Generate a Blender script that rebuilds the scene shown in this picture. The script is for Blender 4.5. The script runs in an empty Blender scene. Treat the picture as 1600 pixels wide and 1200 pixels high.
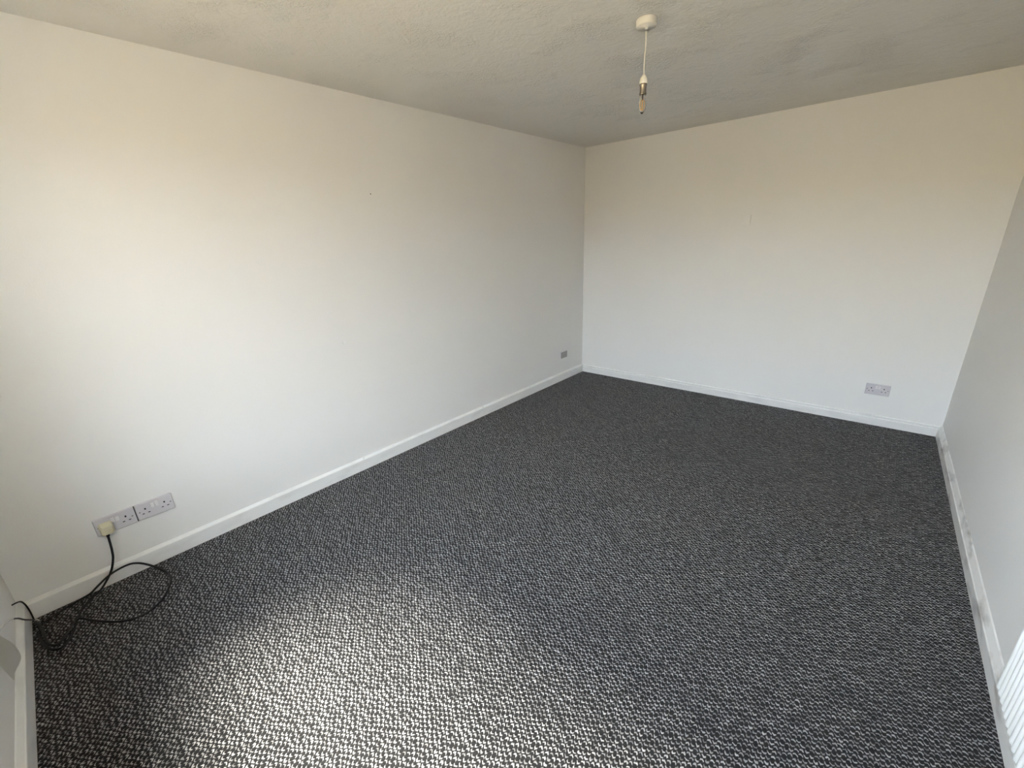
import bpy, bmesh, math, random
from mathutils import Vector, Matrix, Euler
random.seed(4)
scene = bpy.context.scene
COL = scene.collection

# ------------------------------------------------------------------ measures (metres)
H = 2.31                     # ceiling height
DL, DR = 4.416, 4.505        # room depth along the left and along the right wall
WB, WF = 2.995, 3.103        # room width at the back wall and at the window wall
T = 0.12                     # wall thickness
def back_y(x): return DL + (DR - DL) * x / WB
def right_x(y): return WF + (WB - WF) * y / DR
BACK_A = math.atan2(DR - DL, WB)
RIGHT_A = math.atan2(WF - WB, DR)

# ------------------------------------------------------------------ camera
cam_d = bpy.data.cameras.new('camera')
cam = bpy.data.objects.new('camera', cam_d)
COL.objects.link(cam)
cam.location = (2.5428, 0.3976, 1.4800)
cam.rotation_euler = (1.23948, 0.03866, 0.72485)
cam_d.sensor_width = 36.0
cam_d.lens = 36.0 * 656.5 / 1600.0
cam_d.clip_start = 0.02
scene.camera = cam

# ------------------------------------------------------------------ exposure, sky and sun
scene.view_settings.view_transform = 'Standard'
scene.view_settings.look = 'None'
scene.view_settings.gamma = 1.0
scene.view_settings.use_curve_mapping = False
scene.view_settings.exposure = 1.1

world = bpy.data.worlds.new('sky')
scene.world = world
world.use_nodes = True
wn = world.node_tree; wn.nodes.clear()
w_out = wn.nodes.new('ShaderNodeOutputWorld')
w_bg = wn.nodes.new('ShaderNodeBackground')
w_tc = wn.nodes.new('ShaderNodeTexCoord')
w_sep = wn.nodes.new('ShaderNodeSeparateXYZ')
w_ramp = wn.nodes.new('ShaderNodeValToRGB')
wn.links.new(w_tc.outputs['Generated'], w_sep.inputs[0])
wn.links.new(w_sep.outputs['Z'], w_ramp.inputs[0])
wn.links.new(w_ramp.outputs[0], w_bg.inputs[0])
wn.links.new(w_bg.outputs[0], w_out.inputs[0])
w_ramp.color_ramp.elements[0].position = 0.0
w_ramp.color_ramp.elements[0].color = (1.16, 1.25, 1.42, 1)
w_ramp.color_ramp.elements[1].position = 0.75
w_ramp.color_ramp.elements[1].color = (0.98, 1.08, 1.28, 1)
w_bg.inputs[1].default_value = 7.0

sun_d = bpy.data.lights.new('sun', 'SUN')
sun_d.energy = 24.0
sun_d.angle = math.radians(26)          # sun behind thin cloud
sun_d.color = (1.0, 0.93, 0.82)
sun = bpy.data.objects.new('sun', sun_d)
COL.objects.link(sun)
sun.rotation_euler = Vector((0.35, 1.0, -2.3)).to_track_quat('-Z', 'Y').to_euler()   # high over the garden, from the left

# ------------------------------------------------------------------ node helpers
def new_mat(name):
    m = bpy.data.materials.new(name)
    m.use_nodes = True
    nt = m.node_tree
    return m, nt, nt.nodes['Principled BSDF']
def N(nt, kind, **kw):
    n = nt.nodes.new(kind)
    for k, v in kw.items(): setattr(n, k, v)
    return n
def L(nt, a, b): nt.links.new(a, b)
def math_n(nt, op, a, b=None, c=None):
    n = N(nt, 'ShaderNodeMath', operation=op)
    for i, v in enumerate((a, b, c)):
        if v is None: continue
        if isinstance(v, (int, float)): n.inputs[i].default_value = v
        else: L(nt, v, n.inputs[i])
    return n.outputs[0]
def plain(name, col, rough=0.5, metal=0.0, bump=0.0, bscale=200.0, coat=0.0):
    m, nt, b = new_mat(name)
    b.inputs['Roughness'].default_value = rough
    b.inputs['Metallic'].default_value = metal
    b.inputs['Coat Weight'].default_value = coat
    tc = N(nt, 'ShaderNodeTexCoord')
    no = N(nt, 'ShaderNodeTexNoise'); no.inputs['Scale'].default_value = bscale; no.inputs['Detail'].default_value = 3
    L(nt, tc.outputs['Object'], no.inputs['Vector'])
    mx = N(nt, 'ShaderNodeMixRGB'); mx.inputs[1].default_value = (*[c * 0.96 for c in col], 1); mx.inputs[2].default_value = (*col, 1)
    L(nt, no.outputs[0], mx.inputs[0]); L(nt, mx.outputs[0], b.inputs['Base Color'])
    if bump:
        bp = N(nt, 'ShaderNodeBump'); bp.inputs['Strength'].default_value = bump; bp.inputs['Distance'].default_value = 0.002
        L(nt, no.outputs[0], bp.inputs['Height']); L(nt, bp.outputs[0], b.inputs['Normal'])
    return m

# ------------------------------------------------------------------ materials
def wall_paint():
    m, nt, b = new_mat('wall_paint')
    b.inputs['Roughness'].default_value = 0.62
    b.inputs['Specular IOR Level'].default_value = 0.3
    tc = N(nt, 'ShaderNodeTexCoord')
    n1 = N(nt, 'ShaderNodeTexNoise'); n1.inputs['Scale'].default_value = 2.2; n1.inputs['Detail'].default_value = 4
    n2 = N(nt, 'ShaderNodeTexNoise'); n2.inputs['Scale'].default_value = 170; n2.inputs['Detail'].default_value = 3
    n3 = N(nt, 'ShaderNodeTexNoise'); n3.inputs['Scale'].default_value = 7; n3.inputs['Detail'].default_value = 2
    for n in (n1, n2, n3): L(nt, tc.outputs['Object'], n.inputs['Vector'])
    mx = N(nt, 'ShaderNodeMixRGB')
    mx.inputs[1].default_value = (0.855, 0.845, 0.82, 1); mx.inputs[2].default_value = (0.88, 0.872, 0.848, 1)
    L(nt, n1.outputs[0], mx.inputs[0]); L(nt, mx.outputs[0], b.inputs['Base Color'])
    h = math_n(nt, 'ADD', n2.outputs[0], math_n(nt, 'MULTIPLY', n3.outputs[0], 1.6))
    bp = N(nt, 'ShaderNodeBump'); bp.inputs['Strength'].default_value = 0.22; bp.inputs['Distance'].default_value = 0.0016
    L(nt, h, bp.inputs['Height']); L(nt, bp.outputs[0], b.inputs['Normal'])
    return m
def ceiling_paint():
    m, nt, b = new_mat('textured_ceiling_paint')
    b.inputs['Roughness'].default_value = 0.7
    b.inputs['Specular IOR Level'].default_value = 0.25
    b.inputs['Base Color'].default_value = (0.80, 0.785, 0.74, 1)
    tc = N(nt, 'ShaderNodeTexCoord')
    patch = N(nt, 'ShaderNodeTexNoise'); patch.inputs['Scale'].default_value = 3.4; patch.inputs['Detail'].default_value = 3
    ramp = N(nt, 'ShaderNodeValToRGB'); ramp.color_ramp.elements[0].position = 0.5; ramp.color_ramp.elements[1].position = 0.68
    st = N(nt, 'ShaderNodeTexNoise'); st.inputs['Scale'].default_value = 75; st.inputs['Detail'].default_value = 4; st.inputs['Roughness'].default_value = 0.65
    sw = N(nt, 'ShaderNodeTexNoise'); sw.inputs['Scale'].default_value = 16; sw.inputs['Detail'].default_value = 3; sw.inputs['Distortion'].default_value = 1.2
    for n in (patch, st, sw): L(nt, tc.outputs['Object'], n.inputs['Vector'])
    L(nt, patch.outputs[0], ramp.inputs[0])
    rough = math_n(nt, 'MULTIPLY', st.outputs[0], math_n(nt, 'ADD', math_n(nt, 'MULTIPLY', ramp.outputs[0], 1.3), 0.22))
    h = math_n(nt, 'ADD', rough, math_n(nt, 'MULTIPLY', sw.outputs[0], 0.30))
    bp = N(nt, 'ShaderNodeBump'); bp.inputs['Strength'].default_value = 0.75; bp.inputs['Distance'].default_value = 0.014
    L(nt, h, bp.inputs['Height']); L(nt, bp.outputs[0], b.inputs['Normal'])
    return m
def skirting_paint():
    m, nt, b = new_mat('skirting_gloss_paint')
    b.inputs['Roughness'].default_value = 0.28
    tc = N(nt, 'ShaderNodeTexCoord')
    n1 = N(nt, 'ShaderNodeTexNoise'); n1.inputs['Scale'].default_value = 5; n1.inputs['Detail'].default_value = 6
    mp = N(nt, 'ShaderNodeMapping'); mp.inputs['Scale'].default_value = (1, 1, 3)
    L(nt, tc.outputs['Object'], mp.inputs[0]); L(nt, mp.outputs[0], n1.inputs['Vector'])
    rp = N(nt, 'ShaderNodeValToRGB')
    rp.color_ramp.elements[0].position = 0.30; rp.color_ramp.elements[0].color = (0.79, 0.79, 0.77, 1)
    rp.color_ramp.elements[1].position = 0.48; rp.color_ramp.elements[1].color = (0.88, 0.88, 0.86, 1)
    L(nt, n1.outputs[0], rp.inputs[0]); L(nt, rp.outputs[0], b.inputs['Base Color'])
    n2 = N(nt, 'ShaderNodeTexNoise'); n2.inputs['Scale'].default_value = 60
    L(nt, tc.outputs['Object'], n2.inputs['Vector'])
    bp = N(nt, 'ShaderNodeBump'); bp.inputs['Strength'].default_value = 0.04; bp.inputs['Distance'].default_value = 0.002
    L(nt, n2.outputs[0], bp.inputs['Height']); L(nt, bp.outputs[0], b.inputs['Normal'])
    return m
def scuffed_skirting_paint():
    m = M_skirt.copy(); m.name = 'scuffed_skirting_paint'
    rp = next(n for n in m.node_tree.nodes if n.type == 'VALTORGB')
    rp.color_ramp.elements[0].position = 0.34; rp.color_ramp.elements[0].color = (0.42, 0.41, 0.385, 1)
    rp.color_ramp.elements[1].position = 0.50; rp.color_ramp.elements[1].color = (0.82, 0.815, 0.79, 1)
    return m
def carpet():
    m, nt, b = new_mat('woven_loop_carpet')
    b.inputs['Roughness'].default_value = 0.95
    b.inputs['Specular IOR Level'].default_value = 0.15
    b.inputs['Sheen Weight'].default_value = 0.08
    AX, AY, BY = 0.0120, 0.0083, 0.0165          # one motif steps (AX, AY) to the next in its row; rows are BY apart
    tc = N(nt, 'ShaderNodeTexCoord')
    def wander(scale, amt, src):
        wob = N(nt, 'ShaderNodeTexNoise'); wob.inputs['Scale'].default_value = scale; wob.inputs['Detail'].default_value = 1
        L(nt, tc.outputs['Object'], wob.inputs['Vector'])
        off = N(nt, 'ShaderNodeVectorMath', operation='SUBTRACT'); off.inputs[1].default_value = (0.5, 0.5, 0.5)
        L(nt, wob.outputs['Color'], off.inputs[0])
        sc = N(nt, 'ShaderNodeVectorMath', operation='SCALE'); sc.inputs['Scale'].default_value = amt
        L(nt, off.outputs[0], sc.inputs[0])
        ad = N(nt, 'ShaderNodeVectorMath', operation='ADD')
        L(nt, src, ad.inputs[0]); L(nt, sc.outputs[0], ad.inputs[1])
        return ad.outputs[0]
    pos = wander(190, 0.0030, wander(75, 0.0075, tc.outputs['Object']))
    sp = N(nt, 'ShaderNodeSeparateXYZ'); L(nt, pos, sp.inputs[0])
    a = math_n(nt, 'DIVIDE', sp.outputs['X'], AX)
    bb = math_n(nt, 'DIVIDE', math_n(nt, 'SUBTRACT', sp.outputs['Y'], math_n(nt, 'MULTIPLY', a, AY)), BY)
    i = math_n(nt, 'FLOOR', a); j = math_n(nt, 'FLOOR', bb)
    fu = math_n(nt, 'SUBTRACT', math_n(nt, 'SUBTRACT', a, i), 0.5)
    fv = math_n(nt, 'SUBTRACT', math_n(nt, 'SUBTRACT', bb, j), 0.5)
    cell = N(nt, 'ShaderNodeCombineXYZ'); L(nt, i, cell.inputs[0]); L(nt, j, cell.inputs[1])
    wn_ = N(nt, 'ShaderNodeTexWhiteNoise', noise_dimensions='2D'); L(nt, cell.outputs[0], wn_.inputs['Vector'])
    rnd = N(nt, 'ShaderNodeSeparateColor'); L(nt, wn_.outputs['Color'], rnd.inputs[0])
    r0, r1, r2 = rnd.outputs[0], rnd.outputs[1], rnd.outputs[2]
    # the light yarn of a cell is a slanting stitch with a flat foot at one end or the other
    ln1 = math_n(nt, 'MULTIPLY_ADD', math_n(nt, 'MINIMUM', fu, 0.0), -1.1, -0.24)
    ln2 = math_n(nt, 'MULTIPLY_ADD', math_n(nt, 'MAXIMUM', fu, 0.0), -1.1, 0.24)
    pick = math_n(nt, 'LESS_THAN', r1, 0.5)
    line = math_n(nt, 'ADD', math_n(nt, 'MULTIPLY', pick, ln1), math_n(nt, 'MULTIPLY', math_n(nt, 'SUBTRACT', 1.0, pick), ln2))
    half = math_n(nt, 'MULTIPLY_ADD', r2, 0.06, 0.115)
    dist = math_n(nt, 'ABSOLUTE', math_n(nt, 'SUBTRACT', fv, line))
    dash = N(nt, 'ShaderNodeMapRange', interpolation_type='SMOOTHSTEP')
    L(nt, math_n(nt, 'SUBTRACT', half, dist), dash.inputs['Value'])
    dash.inputs['From Min'].default_value = -0.07; dash.inputs['From Max'].default_value = 0.07
    end = N(nt, 'ShaderNodeMapRange', interpolation_type='SMOOTHSTEP'); L(nt, math_n(nt, 'ABSOLUTE', fu), end.inputs['Value'])
    end.inputs['From Min'].default_value = 0.52; end.inputs['From Max'].default_value = 0.42
    dm = math_n(nt, 'MULTIPLY', dash.outputs[0], end.outputs[0])
    light_amt = math_n(nt, 'MINIMUM', math_n(nt, 'MULTIPLY', dm, math_n(nt, 'MULTIPLY_ADD', r0, 0.65, 0.42)), 1.0)
    # charcoal yarn with thin grey strands
    fib = N(nt, 'ShaderNodeTexNoise'); fib.inputs['Scale'].default_value = 240; fib.inputs['Detail'].default_value = 2
    L(nt, tc.outputs['Object'], fib.inputs['Vector'])
    dark = N(nt, 'ShaderNodeMixRGB'); dark.inputs[1].default_value = (0.003, 0.003, 0.0034, 1); dark.inputs[2].default_value = (0.026, 0.025, 0.026, 1)
    L(nt, fib.outputs[0], dark.inputs[0])
    colr = N(nt, 'ShaderNodeMixRGB'); colr.inputs[2].default_value = (0.44, 0.435, 0.44, 1)
    L(nt, light_amt, colr.inputs[0]); L(nt, dark.outputs[0], colr.inputs[1])
    L(nt, colr.outputs[0], b.inputs['Base Color'])
    # loops stand up in the middle of each row
    crown = math_n(nt, 'SUBTRACT', 1.0, math_n(nt, 'MULTIPLY', math_n(nt, 'MULTIPLY', fu, fu), 2.4))
    bead = math_n(nt, 'SUBTRACT', 1.0, math_n(nt, 'MULTIPLY', math_n(nt, 'MULTIPLY', fv, fv), 2.4))
    hh = math_n(nt, 'ADD', math_n(nt, 'MULTIPLY', crown, bead), math_n(nt, 'MULTIPLY', fib.outputs[0], 0.3))
    hh = math_n(nt, 'ADD', hh, math_n(nt, 'MULTIPLY', dm, 0.6))
    bp = N(nt, 'ShaderNodeBump'); bp.inputs['Strength'].default_value = 0.8; bp.inputs['Distance'].default_value = 0.004
    L(nt, hh, bp.inputs['Height']); L(nt, bp.outputs[0], b.inputs['Normal'])
    return m
def pane_glass():
    m = bpy.data.materials.new('pane_glass'); m.use_nodes = True
    nt = m.node_tree; nt.nodes.clear()
    out = N(nt, 'ShaderNodeOutputMaterial'); tr = N(nt, 'ShaderNodeBsdfTransparent'); gl = N(nt, 'ShaderNodeBsdfGlossy')
    tr.inputs[0].default_value = (0.95, 0.97, 0.96, 1); gl.inputs['Roughness'].default_value = 0.02
    lw = N(nt, 'ShaderNodeLayerWeight'); lw.inputs['Blend'].default_value = 0.5
    fr = math_n(nt, 'MULTIPLY_ADD', math_n(nt, 'POWER', lw.outputs['Facing'], 5.0), 0.9, 0.04)      # Schlick
    mx = N(nt, 'ShaderNodeMixShader')
    L(nt, fr, mx.inputs[0]); L(nt, tr.outputs[0], mx.inputs[1]); L(nt, gl.outputs[0], mx.inputs[2]); L(nt, mx.outputs[0], out.inputs[0])
    return m
def curtain_cloth():
    m = bpy.data.materials.new('white_curtain_cloth'); m.use_nodes = True
    nt = m.node_tree; nt.nodes.clear()
    out = N(nt, 'ShaderNodeOutputMaterial'); d = N(nt, 'ShaderNodeBsdfDiffuse'); t = N(nt, 'ShaderNodeBsdfTranslucent')
    tc = N(nt, 'ShaderNodeTexCoord'); w = N(nt, 'ShaderNodeTexNoise'); w.inputs['Scale'].default_value = 300
    L(nt, tc.outputs['Object'], w.inputs['Vector'])
    bp = N(nt, 'ShaderNodeBump'); bp.inputs['Strength'].default_value = 0.2; bp.inputs['Distance'].default_value = 0.001
    L(nt, w.outputs[0], bp.inputs['Height']); L(nt, bp.outputs[0], d.inputs['Normal'])
    d.inputs[0].default_value = (0.80, 0.79, 0.75, 1); t.inputs[0].default_value = (0.75, 0.74, 0.70, 1)
    mx = N(nt, 'ShaderNodeMixShader'); mx.inputs[0].default_value = 0.35
    L(nt, d.outputs[0], mx.inputs[1]); L(nt, t.outputs[0], mx.inputs[2]); L(nt, mx.outputs[0], out.inputs[0])
    return m
def bulb_glass():
    m, nt, b = new_mat('clear_bulb_glass')
    b.inputs['Base Color'].default_value = (1, 1, 1, 1); b.inputs['Roughness'].default_value = 0.0
    b.inputs['Transmission Weight'].default_value = 1.0; b.inputs['IOR'].default_value = 1.25
    return m

M_wall = wall_paint(); M_ceil = ceiling_paint(); M_skirt = skirting_paint(); M_skirt2 = scuffed_skirting_paint()
M_carpet = carpet(); M_pane = pane_glass(); M_curtain = curtain_cloth(); M_bulb = bulb_glass()
M_upvc = plain('white_plastic_frame', (0.82, 0.82, 0.80), 0.3)
M_plate = plain('white_socket_plastic', (0.68, 0.655, 0.68), 0.32)
M_rocker = plain('rocker_plastic', (0.78, 0.765, 0.77), 0.28)
M_grey = plain('grey_cover_plastic', (0.40, 0.375, 0.35), 0.45)
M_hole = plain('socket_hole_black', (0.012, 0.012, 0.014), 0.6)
M_screw = plain('dull_screw_metal', (0.30, 0.29, 0.28), 0.4, 0.6)
M_plug = plain('aged_cream_plastic', (0.72, 0.68, 0.50), 0.42)
M_cable = plain('black_cable_sheath', (0.003, 0.003, 0.0035), 0.55)
M_tip = plain('white_tape', (0.72, 0.71, 0.68), 0.5)
M_rad = plain('radiator_enamel', (0.88, 0.88, 0.86), 0.28)
M_rose = plain('white_rose_plastic', (0.80, 0.78, 0.71), 0.4)
M_flex = plain('white_flex', (0.78, 0.75, 0.69), 0.5)
M_chrome = plain('tarnished_chrome', (0.34, 0.31, 0.27), 0.3, 1.0)
M_fil = plain('amber_filament', (0.85, 0.52, 0.16), 0.3)
M_capm = plain('dark_bulb_tip', (0.10, 0.095, 0.085), 0.4, 0.5)
M_patio = plain('sandy_paving', (0.22, 0.155, 0.075), 0.9, bscale=3)
M_added_fence = plain('added_fence_brown', (0.26, 0.172, 0.072), 0.9, bscale=8)
M_added_wall = plain('added_wall_sand', (0.86, 0.65, 0.34), 0.9, bscale=4)

# ------------------------------------------------------------------ mesh helpers
def link(name, bm, m, parent=None, smooth=False, mats=None):
    me = bpy.data.meshes.new(name)
    bmesh.ops.recalc_face_normals(bm, faces=bm.faces)
    bm.to_mesh(me); bm.free()
    for x in (mats or [m]): me.materials.append(x)
    if smooth:
        for p in me.polygons: p.use_smooth = True
    o = bpy.data.objects.new(name, me); COL.objects.link(o)
    if parent: o.parent = parent
    return o
def struct(name, bm, m, parent=None, smooth=False):
    o = link(name, bm, m, parent, smooth)
    if parent is None: o['kind'] = 'structure'
    return o
def thing(name, label, cat, loc=(0, 0, 0), rotz=0.0, group=None):
    o = bpy.data.objects.new(name, None); COL.objects.link(o)
    o.empty_display_size = 0.05
    o.location = loc; o.rotation_euler = (0, 0, rotz); o['label'] = label; o['category'] = cat
    if group: o['group'] = group
    return o
def tag(o, label, cat, group=None):
    o['label'] = label; o['category'] = cat
    if group: o['group'] = group
    return o
def box(bm, lo, hi, bevel=0.0, seg=2):
    r = bmesh.ops.create_cube(bm, size=1.0)
    vs = r['verts']
    for v in vs:
        v.co = Vector([lo[k] + (v.co[k] + 0.5) * (hi[k] - lo[k]) for k in range(3)])
    if bevel:
        es = list({e for v in vs for e in v.link_edges})
        bmesh.ops.bevel(bm, geom=es, offset=bevel, segments=seg, profile=0.5, affect='EDGES')
    return bm
def new_box(lo, hi, bevel=0.0, seg=2): return box(bmesh.new(), lo, hi, bevel, seg)
def prism(bm, pts, z0, z1):
    a = [bm.verts.new((x, y, z0)) for x, y in pts]; b = [bm.verts.new((x, y, z1)) for x, y in pts]
    n = len(pts)
    bm.faces.new(a[::-1]); bm.faces.new(b)
    for k in range(n): bm.faces.new((a[k], a[(k + 1) % n], b[(k + 1) % n], b[k]))
    return bm
def lathe(bm, prof, seg=32, c=(0, 0, 0)):
    """prof: list of (radius, z) turned round a vertical axis at c"""
    rings = []
    for r, z in prof:
        if r < 1e-6: rings.append([bm.verts.new((c[0], c[1], c[2] + z))])
        else: rings.append([bm.verts.new((c[0] + r * math.cos(2 * math.pi * k / seg), c[1] + r * math.sin(2 * math.pi * k / seg), c[2] + z)) for k in range(seg)])
    for A, B in zip(rings, rings[1:]):
        if len(A) == 1 and len(B) == 1: continue
        for k in range(seg):
            k2 = (k + 1) % seg
            if len(A) == 1: bm.faces.new((A[0], B[k], B[k2]))
            elif len(B) == 1: bm.faces.new((A[k], B[0], A[k2]))
            else: bm.faces.new((A[k], B[k], B[k2], A[k2]))
    return bm
def smooth_path(pts, n=10):
    P = [Vector(p) for p in pts]; out = []
    for k in range(len(P) - 1):
        p0 = P[max(k - 1, 0)]; p1 = P[k]; p2 = P[k + 1]; p3 = P[min(k + 2, len(P) - 1)]
        for q in range(n):
            t = q / n
            out.append(0.5 * ((2 * p1) + (p2 - p0) * t + (2 * p0 - 5 * p1 + 4 * p2 - p3) * t * t + (3 * p1 - p0 - 3 * p2 + p3) * t ** 3))
    out.append(P[-1]); return out
def tube(bm, pts, r, seg=10, n=8, smooth=True):
    P = smooth_path(pts, n) if smooth else [Vector(p) for p in pts]
    rings = []; up = None
    for k, p in enumerate(P):
        t = (P[min(k + 1, len(P) - 1)] - P[max(k - 1, 0)]).normalized()
        if up is None:
            up = t.orthogonal().normalized()
        else:
            up = (up - t * up.dot(t)).normalized()
        s = t.cross(up)
        rings.append([bm.verts.new(p + (up * math.cos(2 * math.pi * a / seg) + s * math.sin(2 * math.pi * a / seg)) * r) for a in range(seg)])
    for A, B in zip(rings, rings[1:]):
        for a in range(seg): bm.faces.new((A[a], B[a], B[(a + 1) % seg], A[(a + 1) % seg]))
    bm.faces.new(rings[0][::-1]); bm.faces.new(rings[-1])
    return bm
def sweep_profile(bm, prof, p0, p1, inward, e0=0.0, e1=0.0):
    """run a (depth, z) profile from p0 to p1; inward = unit 2-D vector into the room"""
    p0 = Vector((*p0, 0)); p1 = Vector((*p1, 0)); d = (p1 - p0).normalized(); w = Vector((*inward, 0))
    A = [bm.verts.new(p0 + w * a + d * (e0 * a) + Vector((0, 0, z))) for a, z in prof]
    B = [bm.verts.new(p1 + w * a - d * (e1 * a) + Vector((0, 0, z))) for a, z in prof]
    n = len(prof)
    for k in range(n): bm.faces.new((A[k], A[(k + 1) % n], B[(k + 1) % n], B[k]))
    bm.faces.new(A); bm.faces.new(B[::-1])
    return bm

# ------------------------------------------------------------------ the room shell
struct('floor', prism(bmesh.new(), [(-T, -T), (WF + T, -T), (WB + T, DR + T), (-T, DL + T)], -0.12, 0.0), M_carpet)
struct('ceiling', prism(bmesh.new(), [(-T, -T), (WF + T, -T), (WB + T, DR + T), (-T, DL + T)], H, H + 0.15), M_ceil)
struct('wall_left', prism(bmesh.new(), [(-T, -T), (0, -T), (0, DL), (-T, DL)], 0, H), M_wall)
struct('wall_back', prism(bmesh.new(), [(-T, DL), (0, DL), (WB, DR), (WB + T, DR), (WB + T, DR + T), (-T, DL + T)], 0, H), M_wall)
struct('wall_right', prism(bmesh.new(), [(right_x(-T), -T), (WF + T, -T), (WB + T, DR), (WB, DR)], 0, H), M_wall)

# window wall behind the camera: one wide window
WX0, WX1, WZ0, OZ = 0.78, 2.80, 0.84, 2.12
FT = 0.10
bm = bmesh.new()
box(bm, (0, -FT, 0), (WX0, 0, H))
box(bm, (WX0, -FT, 0), (WX1, 0, WZ0))
box(bm, (WX0, -FT, OZ), (WX1, 0, H))
box(bm, (WX1, -FT, 0), (WF, 0, H))
struct('wall_front', bm, M_wall)

def glazed(name, x0, x1, z0, z1, posts):
    y0, y1, f = -0.085, -0.035, 0.05
    bm = bmesh.new()
    box(bm, (x0, y0, z0), (x0 + f, y1, z1), 0.004); box(bm, (x1 - f, y0, z0), (x1, y1, z1), 0.004)
    box(bm, (x0 + f, y0, z0), (x1 - f, y1, z0 + f), 0.004); box(bm, (x0 + f, y0, z1 - f), (x1 - f, y1, z1), 0.004)
    for x in posts: box(bm, (x - 0.03, y0, z0 + f), (x + 0.03, y1, z1 - f), 0.004)
    o = struct(name, bm, M_upvc)
    xs = [x0 + f] + list(posts) + [x1 - f]
    for a, b in zip(xs, xs[1:]):
        link('pane', new_box((a, -0.062, z0 + f), (b, -0.058, z1 - f)), M_pane, o)
    return o
win = glazed('window_1', WX0, WX1, WZ0, OZ, [1.49, 2.15])
link('window_sill', new_box((0.40, -0.04, WZ0 - 0.025), (WX1 + 0.05, 0.06, WZ0 + 0.0), 0.006), M_upvc, win)

# skirting boards: flat face, sloped top
PROF = [(0, 0), (0.019, 0), (0.019, 0.073), (0.0178, 0.0765), (0.0155, 0.078), (0.004, 0.0865), (0.0, 0.0875)]
PROF_B = [(0, 0), (0.017, 0), (0.017, 0.057), (0.0158, 0.0605), (0.0125, 0.0612), (0.0105, 0.0595), (0.0098, 0.064), (0.0115, 0.071), (0.0108, 0.076), (0.0085, 0.0785), (0.0, 0.081)]
PROF_R = [(0, 0), (0.020, 0), (0.020, 0.056), (0.0188, 0.0595), (0.0165, 0.0615), (0.004, 0.088), (0.0, 0.091)]
PROF_F = [(0, 0), (0.019, 0), (0.019, 0.076), (0.0178, 0.080), (0.0150, 0.082), (0.003, 0.100), (0.0, 0.102)]
sk_l = struct('baseboard_left', sweep_profile(bmesh.new(), PROF, (0, 0), (0, DL), (1, 0)), M_skirt)
nb = (math.sin(BACK_A), -math.cos(BACK_A)); nr = (-math.cos(RIGHT_A), -math.sin(RIGHT_A))
struct('baseboard_back', sweep_profile(bmesh.new(), PROF_B, (0, DL), (WB, DR), nb), M_skirt)
struct('baseboard_right', sweep_profile(bmesh.new(), PROF_R, (WB, DR), (WF, 0), nr), M_skirt2)
struct('baseboard_front', sweep_profile(bmesh.new(), PROF_F, (0, 0), (WF, 0), (0, 1)), M_skirt)
for y in (1.625, 2.79, 3.45):           # hardened paint lumps on the sloped top
    bm = bmesh.new(); bmesh.ops.create_icosphere(bm, subdivisions=2, radius=1.0)
    for v in bm.verts: v.co = Vector((0.010 + v.co.x * 0.006, y + v.co.y * 0.011, 0.083 + v.co.z * 0.006))
    link('paint_lump', bm, M_skirt, sk_l, True)

# outside: sandy ground, plus an unseen wall and fence added to shape the light
struct('ground', new_box((-30, -40, -0.32), (34, -FT - 0.02, -0.16)), M_patio)
struct('added_wall_opposite', new_box((-30, -13.2, -0.16), (34, -13.0, 2.9)), M_added_wall)  # added out of view: hides the low sky and bounces warm light
struct('added_wall_side', new_box((4.6, -13.0, -0.16), (4.8, -0.3, 2.4)), M_added_fence)  # added side screen, cuts the sky light reaching the left wall

# ------------------------------------------------------------------ twin sockets
# local frame: +X along the wall (viewer's right), -Y out of the wall into the room, Z up; origin = plate centre on the wall
def make_socket(label, loc, rotz, group):
    t = thing('twin_socket', label, 'socket', loc, rotz, group)
    bm = new_box((-0.0728, -0.0085, -0.043), (0.0728, 0.0045, 0.043), 0.0036, 1)
    link('faceplate', bm, M_plate, t)
    for s in (-1, 1):
        bm = bmesh.new(); box(bm, (s * 0.0085 - 0.0065, -0.0125, 0.006), (s * 0.0085 + 0.0065, -0.0080, 0.030), 0.0012)
        for v in bm.verts:                                   # rocker tips forward at its lower edge
            if v.co.y < -0.010: v.co.y -= (0.030 - v.co.z) * 0.12
        link('rocker_switch', bm, M_rocker, t)
        cx = s * 0.0375
        bm = bmesh.new()
        box(bm, (cx - 0.0030, -0.0090, 0.0055), (cx + 0.0030, -0.0080, 0.0145))      # earth slot
        link('earth_hole', bm, M_hole, t)
        for q in (-1, 1):
            bm = bmesh.new(); box(bm, (cx + q * 0.011 - 0.0042, -0.0090, -0.0150), (cx + q * 0.011 + 0.0042, -0.0080, -0.0108))
            link('pin_hole', bm, M_hole, t)
        bm = bmesh.new(); lathe(bm, [(0, 0), (0.0034, 0), (0.0034, 0.0007), (0, 0.0009)], 16)
        bmesh.ops.rotate(bm, verts=bm.verts, cent=(0, 0, 0), matrix=Matrix.Rotation(math.pi / 2, 3, 'X'))
        bmesh.ops.translate(bm, verts=bm.verts, vec=(s * 0.0605, -0.0083, 0.0))
        link('screw', bm, M_screw, t)
    return t
def copy_tree(o, parent=None):
    c = o.copy(); COL.objects.link(c)
    if parent: c.parent = parent
    for ch in list(o.children): copy_tree(ch, c)
    return c
G = 'white twin wall sockets'
LROT = math.pi / 2            # faces +X
s1 = make_socket('white twin socket with cream plug in its left outlet, near left corner', (0.0035, 0.3715, 0.2955), LROT, G)
s2 = copy_tree(s1); s2.location = (0.0035, 0.5200, 0.2965); s2['label'] = 'empty white twin socket butted to the right of the one holding a plug'
link('joint_shadow', new_box((-0.0760, -0.0060, -0.0415), (-0.0727, 0.0, 0.0415)), M_hole, s2)  # black strip painting in the shadow between the two plates
s3 = copy_tree(s1); s3.rotation_euler = (0, 0, BACK_A)
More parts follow.
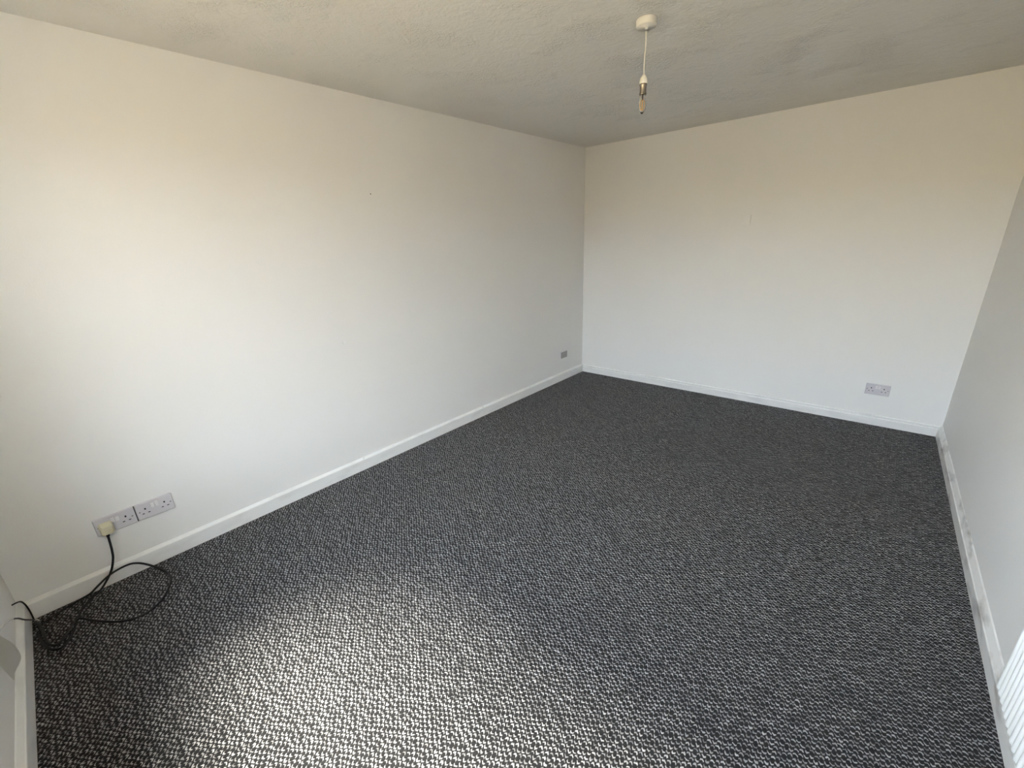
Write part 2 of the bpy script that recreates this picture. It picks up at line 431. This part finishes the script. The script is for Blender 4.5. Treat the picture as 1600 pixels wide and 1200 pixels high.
s3.location = (2.597, back_y(2.597) - 0.0035, 0.286); s3['label'] = 'white twin socket on far wall, low down near right corner'

# plain surface box near the far left corner
t = thing('outlet_box', 'small plain white surface box low on left wall beside far corner', 'outlet box', (0, 4.025, 0.285), LROT)
bm = bmesh.new()
box(bm, (-0.062, -0.014, -0.038), (0.062, 0.0, 0.038), 0.003)
link('backbox', bm, M_rocker, t)
link('front_cover', new_box((-0.050, -0.0155, -0.037), (0.063, -0.0135, 0.031), 0.001), M_grey, t)
# painted-over blanking plate on the far wall
t = thing('blanking_plate', 'square blank plate painted over in wall colour on far wall', 'plate', (1.523, back_y(1.523), 1.555), BACK_A)
link('faceplate', new_box((-0.040, -0.012, -0.041), (0.040, 0.0, 0.041), 0.0015, 1), M_wall, t)
bm = bmesh.new()
for s in (-1, 1):
    b2 = lathe(bmesh.new(), [(0, 0), (0.003, 0), (0.003, 0.0006), (0, 0.0008)], 12)
    bmesh.ops.rotate(b2, verts=b2.verts, cent=(0, 0, 0), matrix=Matrix.Rotation(math.pi / 2, 3, 'X'))
    bmesh.ops.translate(b2, verts=b2.verts, vec=(s * 0.030, -0.012, 0.0))
    link('screw', b2, M_wall, t)
bm.free()

# ------------------------------------------------------------------ plug and black lead
lead = thing('power_lead', 'black mains lead with cream plug, looped on carpet in left corner', 'cable', (0.045, 0.331, 0.262))
LW = Vector(lead.location)
bm = bmesh.new()
# plug body: a tapering block seen from above as a D, built from stacked outlines growing out of the socket face
outl = []
def plug_ring(x, w, zlo, zhi, ch):
    return [(x, -w, zlo + ch), (x, -w + ch, zlo), (x, w - ch, zlo), (x, w, zlo + ch), (x, w, zhi - ch * 1.6), (x, w - ch * 1.6, zhi), (x, -w + ch * 1.6, zhi), (x, -w, zhi - ch * 1.6)]
rings = [plug_ring(0.0090, 0.0250, -0.030, 0.024, 0.004), plug_ring(0.0190, 0.0250, -0.030, 0.024, 0.004),
         plug_ring(0.0225, 0.0225, -0.029, 0.021, 0.004), plug_ring(0.0380, 0.0215, -0.028, 0.016, 0.004),
         plug_ring(0.0430, 0.0190, -0.026, 0.012, 0.004)]
PC = Vector((0.0, 0.335, 0.290))
vr = [[bm.verts.new(Vector(p) + PC - LW) for p in r] for r in rings]
for A, B in zip(vr, vr[1:]):
    for k in range(8): bm.faces.new((A[k], A[(k + 1) % 8], B[(k + 1) % 8], B[k]))
bm.faces.new(vr[0]); bm.faces.new(vr[-1][::-1])
plug = link('plug', bm, M_plug, lead)
for k in range(3):
    z = 0.284 + k * 0.006 - 0.012
    link('grip_rib', new_box(Vector((0.041, 0.335 - 0.016, z)) - LW, Vector((0.0448, 0.335 + 0.016, z + 0.0025)) - LW, 0.0008), M_plug, plug)
bm = tube(bmesh.new(), [Vector((0.026, 0.332, 0.262)) - LW, Vector((0.026, 0.331, 0.248)) - LW], 0.0068, 12, 2)
link('strain_relief', bm, M_cable, plug, True)
CR = 0.0046
path = [(0.026, 0.331, 0.256), (0.029, 0.328, 0.215), (0.033, 0.324, 0.173), (0.034, 0.317, 0.133), (0.036, 0.297, 0.080), (0.042, 0.266, 0.038), (0.052, 0.236, 0.012),
        (0.075, 0.200, CR), (0.130, 0.168, CR), (0.205, 0.146, CR), (0.275, 0.128, CR), (0.320, 0.100, CR), (0.300, 0.070, CR), (0.240, 0.050, CR), (0.165, 0.040, CR), (0.095, 0.050, CR),
        (0.060, 0.100, CR), (0.048, 0.160, 0.010), (0.052, 0.205, 0.020), (0.056, 0.236, 0.042), (0.056, 0.273, 0.065), (0.055, 0.308, 0.078), (0.055, 0.356, 0.082), (0.056, 0.390, 0.068),
        (0.066, 0.422, 0.040), (0.092, 0.450, 0.014), (0.135, 0.470, CR), (0.190, 0.475, CR), (0.240, 0.466, CR), (0.298, 0.441, CR), (0.345, 0.408, CR), (0.372, 0.368, CR), (0.374, 0.325, CR),
        (0.345, 0.276, CR), (0.290, 0.230, CR), (0.230, 0.190, CR), (0.195, 0.160, 0.0135), (0.215, 0.138, 0.014), (0.272, 0.112, 0.0135), (0.300, 0.086, 0.0135), (0.262, 0.064, 0.0135), (0.190, 0.054, 0.0135), (0.120, 0.045, 0.010), (0.060, 0.033, 0.008)]
bm = tube(bmesh.new(), [Vector(p) - LW for p in path], CR, 10, 6)
link('cable', bm, M_cable, lead, True)

# two thin wires in the near left corner
bm = tube(bmesh.new(), [(0.030, 0.026, 0.006), (0.024, 0.026, 0.045), (0.026, 0.024, 0.085), (0.042, 0.020, 0.118), (0.065, 0.012, 0.134), (0.082, -0.004, 0.141)], 0.0028, 8, 6)
tag(link('wire', bm, M_cable, None, True), 'short black wire arching from floor over skirting into front wall', 'wire')
w = thing('taped_wire', 'thin black wire with white taped ends lying across front skirting', 'wire', (0.10, 0.035, 0.03))
WL = Vector(w.location)
pw = [(0.040, 0.034, 0.0075), (0.085, 0.030, 0.040), (0.170, 0.026, 0.105), (0.245, 0.026, 0.165), (0.330, 0.028, 0.222)]
link('core', tube(bmesh.new(), [Vector(p) - WL for p in pw], 0.0027, 8, 6), M_cable, w, True)
link('tape_end', tube(bmesh.new(), [Vector((0.056, 0.040, 0.005)) - WL, Vector((0.048, 0.037, 0.008)) - WL, Vector((0.062, 0.032, 0.022)) - WL], 0.0033, 8, 3), M_tip, w, True)
link('tape_end', tube(bmesh.new(), [Vector((0.330, 0.028, 0.222)) - WL, Vector((0.40, 0.026, 0.262)) - WL, Vector((0.47, 0.018, 0.286)) - WL, Vector((0.52, 0.008, 0.285)) - WL], 0.0031, 8, 4), M_tip, w, True)

# ------------------------------------------------------------------ white cloth hanging off the window sill
def cloth():
    bm = bmesh.new()
    nu, nv = 48, 40
    ZT = 0.846
    def lerp(tab, q):
        for (q0, v0), (q1, v1) in zip(tab, tab[1:]):
            if q <= q1: return v0 + (v1 - v0) * (q - q0) / (q1 - q0)
        return tab[-1][1]
    LEFT = [(0.235, 0.572), (0.262, 0.577), (0.302, 0.603), (0.349, 0.643), (0.403, 0.690), (0.50, 0.735), (0.846, 0.770)]
    RIGHT = [(0.235, 0.745), (0.263, 0.760), (0.286, 0.787), (0.343, 0.812), (0.394, 0.830), (0.50, 0.845), (0.846, 0.865)]
    rows = []
    for a in range(nv + 1):
        tz = (a / nv) ** 1.3
        row = []
        for k in range(nu + 1):
            q = k / nu
            hem = 0.234 + 0.045 * q ** 3 + 0.012 * (1 - q) ** 4
            z = hem + (ZT - hem) * tz
            xl, xr = lerp(LEFT, z), lerp(RIGHT, z)
            x = xl + (xr - xl) * q
            y = 0.050 + (0.005 * math.sin(q * 7.0 - 0.2) - 0.002) * (1 - tz ** 3) + 0.012 * tz ** 3
            row.append(bm.verts.new((x, y, z)))
        rows.append(row)
    for b in range(1, 7):                                    # the top lies back over the sill
        rows.append([bm.verts.new((v.co.x, v.co.y - 0.016 * b, ZT + 0.002 * math.sin(b))) for v in rows[nv]])
    for A, B in zip(rows, rows[1:]):
        for k in range(nu): bm.faces.new((A[k], A[k + 1], B[k + 1], B[k]))
    bmesh.ops.solidify(bm, geom=list(bm.faces), thickness=0.0015)
    return bm
tag(link('white_cloth', cloth(), M_curtain, None, True), 'white cloth hanging down just above front skirting at left edge', 'cloth')

# ------------------------------------------------------------------ radiator on the right wall
RY0, RY1, RZ0, RZ1 = 0.86, 2.04, 0.115, 0.715
ry = RY1
rad = thing('radiator', 'white ribbed panel radiator on right wall beside the skirting', 'radiator', (right_x(RY1), RY1, 0.0), -(math.pi / 2) + RIGHT_A)
# local: +X runs along the wall towards the camera, -Y comes out of the wall
RL = RY1 - RY0
F0 = 0.040                            # face of the panel, out from the wall
pitch = 0.0268; n = int(RL / pitch)
bm = bmesh.new()
box(bm, (0.0, -F0, RZ0), (RL, -F0 + 0.012, RZ1), 0.004)
link('panel', bm, M_rad, rad)
def rib_mesh():
    bm = bmesh.new(); hw, dp = 0.0070, 0.0105; seg = 8
    zs = [(RZ0 + 0.012, 0.05), (RZ0 + 0.0145, 0.45), (RZ0 + 0.019, 0.8), (RZ0 + 0.026, 1.0), (RZ1 - 0.026, 1.0), (RZ1 - 0.019, 0.8), (RZ1 - 0.0145, 0.45), (RZ1 - 0.012, 0.05)]
    rows = []
    for z, k in zs:
        rows.append([bm.verts.new((hw * (0.45 + 0.55 * k) * math.cos(math.pi * a / seg), -dp * k * math.sin(math.pi * a / seg) ** 0.8, z)) for a in range(seg + 1)])
    for A, B in zip(rows, rows[1:]):
        for a in range(seg): bm.faces.new((A[a], A[a + 1], B[a + 1], B[a]))
    bm.faces.new(rows[0]); bm.faces.new(rows[-1][::-1])
    for A, B in zip(rows, rows[1:]): bm.faces.new((A[0], B[0], B[-1], A[-1]))
    return bm
r0 = link('rib', rib_mesh(), M_rad, rad, True)
r0.location = (0.016, -F0 + 0.0005, 0)
for k in range(1, n):
    c = r0.copy(); COL.objects.link(c); c.parent = rad; c.location = (0.016 + k * pitch, -F0 + 0.0005, 0)
for x in (0.12, RL - 0.12):
    link('wall_bracket', new_box((x - 0.02, -F0 + 0.011, 0.25), (x + 0.02, -0.0015, 0.60), 0.002), M_rad, rad)
bm = bmesh.new(); tube(bm, [(RL + 0.0, -F0 + 0.006, 0.15), (RL + 0.06, -F0 + 0.006, 0.15), (RL + 0.065, -F0 + 0.006, 0.145), (RL + 0.065, -F0 + 0.006, 0.0)], 0.0085, 12, 1, False)
link('pipe', bm, M_rad, rad, True)
bm = lathe(bmesh.new(), [(0, 0.13), (0.016, 0.13), (0.018, 0.16), (0.021, 0.175), (0.019, 0.225), (0, 0.228)], 20, (RL + 0.065, -F0 + 0.006, 0))
link('valve', bm, M_upvc, rad, True)

# ------------------------------------------------------------------ ceiling pendant with bare bulb
PX_, PY_ = 1.580, 2.366
pend = thing('pendant_light', 'white ceiling rose and flex with bare clear bulb hanging', 'pendant light', (PX_, PY_, H))
z = lambda v: v - H
bm = lathe(bmesh.new(), [(0, 0), (0.0415, 0), (0.042, z(2.306)), (0.0415, z(2.287)), (0.0395, z(2.284)), (0.0075, z(2.2835)), (0.0065, z(2.2775)), (0.003, z(2.276)), (0, z(2.276))], 48)
link('ceiling_rose', bm, M_rose, pend, True)
link('flex', tube(bmesh.new(), [(0, 0, z(2.27)), (0.0012, 0, z(2.22)), (-0.001, 0, z(2.16)), (0, 0, z(2.110))], 0.0026, 10, 6), M_flex, pend, True)
bm = lathe(bmesh.new(), [(0, z(2.119)), (0.005, z(2.119)), (0.0075, z(2.116)), (0.0135, z(2.108)), (0.0165, z(2.098)), (0.0175, z(2.088)), (0.0170, z(2.085)), (0, z(2.085))], 32)
link('holder_cap', bm, M_rose, pend, True)
bm = lathe(bmesh.new(), [(0, z(2.0855)), (0.0155, z(2.0855)), (0.0155, z(2.080)), (0.0138, z(2.077)), (0.0130, z(2.056)), (0.0142, z(2.052)), (0.0152, z(2.0455)), (0.0144, z(2.0445)), (0.0122, z(2.047)), (0, z(2.0475))], 32)
link('holder_skirt', bm, M_chrome, pend, True)
bm = lathe(bmesh.new(), [(0, z(2.051)), (0.0090, z(2.049)), (0.0093, z(2.040)), (0.0115, z(2.031)), (0.0150, z(2.018)), (0.0163, z(2.005)), (0.0142, z(1.992)), (0.0090, z(1.982)), (0.0042, z(1.977)), (0, z(1.976))], 32)
bulb = link('bulb', bm, M_bulb, pend, True)
link('stem', tube(bmesh.new(), [(0, 0, z(2.049)), (0, 0, z(2.024))], 0.0020, 8, 1), M_capm, bulb, True)
bm = bmesh.new()
for k in range(4):
    a = k * math.pi / 2 + 0.5
    tube(bm, [(0.002 * math.cos(a), 0.002 * math.sin(a), z(2.026)), (0.007 * math.cos(a), 0.007 * math.sin(a), z(2.017)), (0.0075 * math.cos(a), 0.0075 * math.sin(a), z(2.000)), (0.003 * math.cos(a), 0.003 * math.sin(a), z(1.988))], 0.0013, 8, 3)
link('filament', bm, M_fil, bulb, True)
bm = lathe(bmesh.new(), [(0, z(1.9825)), (0.0050, z(1.980)), (0.0050, z(1.9755)), (0, z(1.974))], 16)
link('bulb_tip', bm, M_capm, bulb, True)

# ------------------------------------------------------------------ marks on the left wall
bm = bmesh.new(); bmesh.ops.create_icosphere(bm, subdivisions=2, radius=1.0)
for v in bm.verts: v.co = Vector((v.co.x * 0.0016, v.co.y * 0.0042, v.co.z * 0.0045))
o = tag(link('wall_plug', bm, M_screw, None, True), 'tiny grey wall plug in the upper middle of left wall', 'wall plug'); o.location = (0.0006, 1.959, 1.7815)
bm = bmesh.new(); bmesh.ops.create_icosphere(bm, subdivisions=2, radius=1.0)
for v in bm.verts: v.co = Vector((v.co.x * 0.0022, v.co.y * 0.011, v.co.z * 0.010))
o = tag(link('filler_blob', bm, M_wall, None, True), 'small painted filler blob low in the middle of left wall', 'filler'); o.location = (0.0, 1.6246, 0.9047)
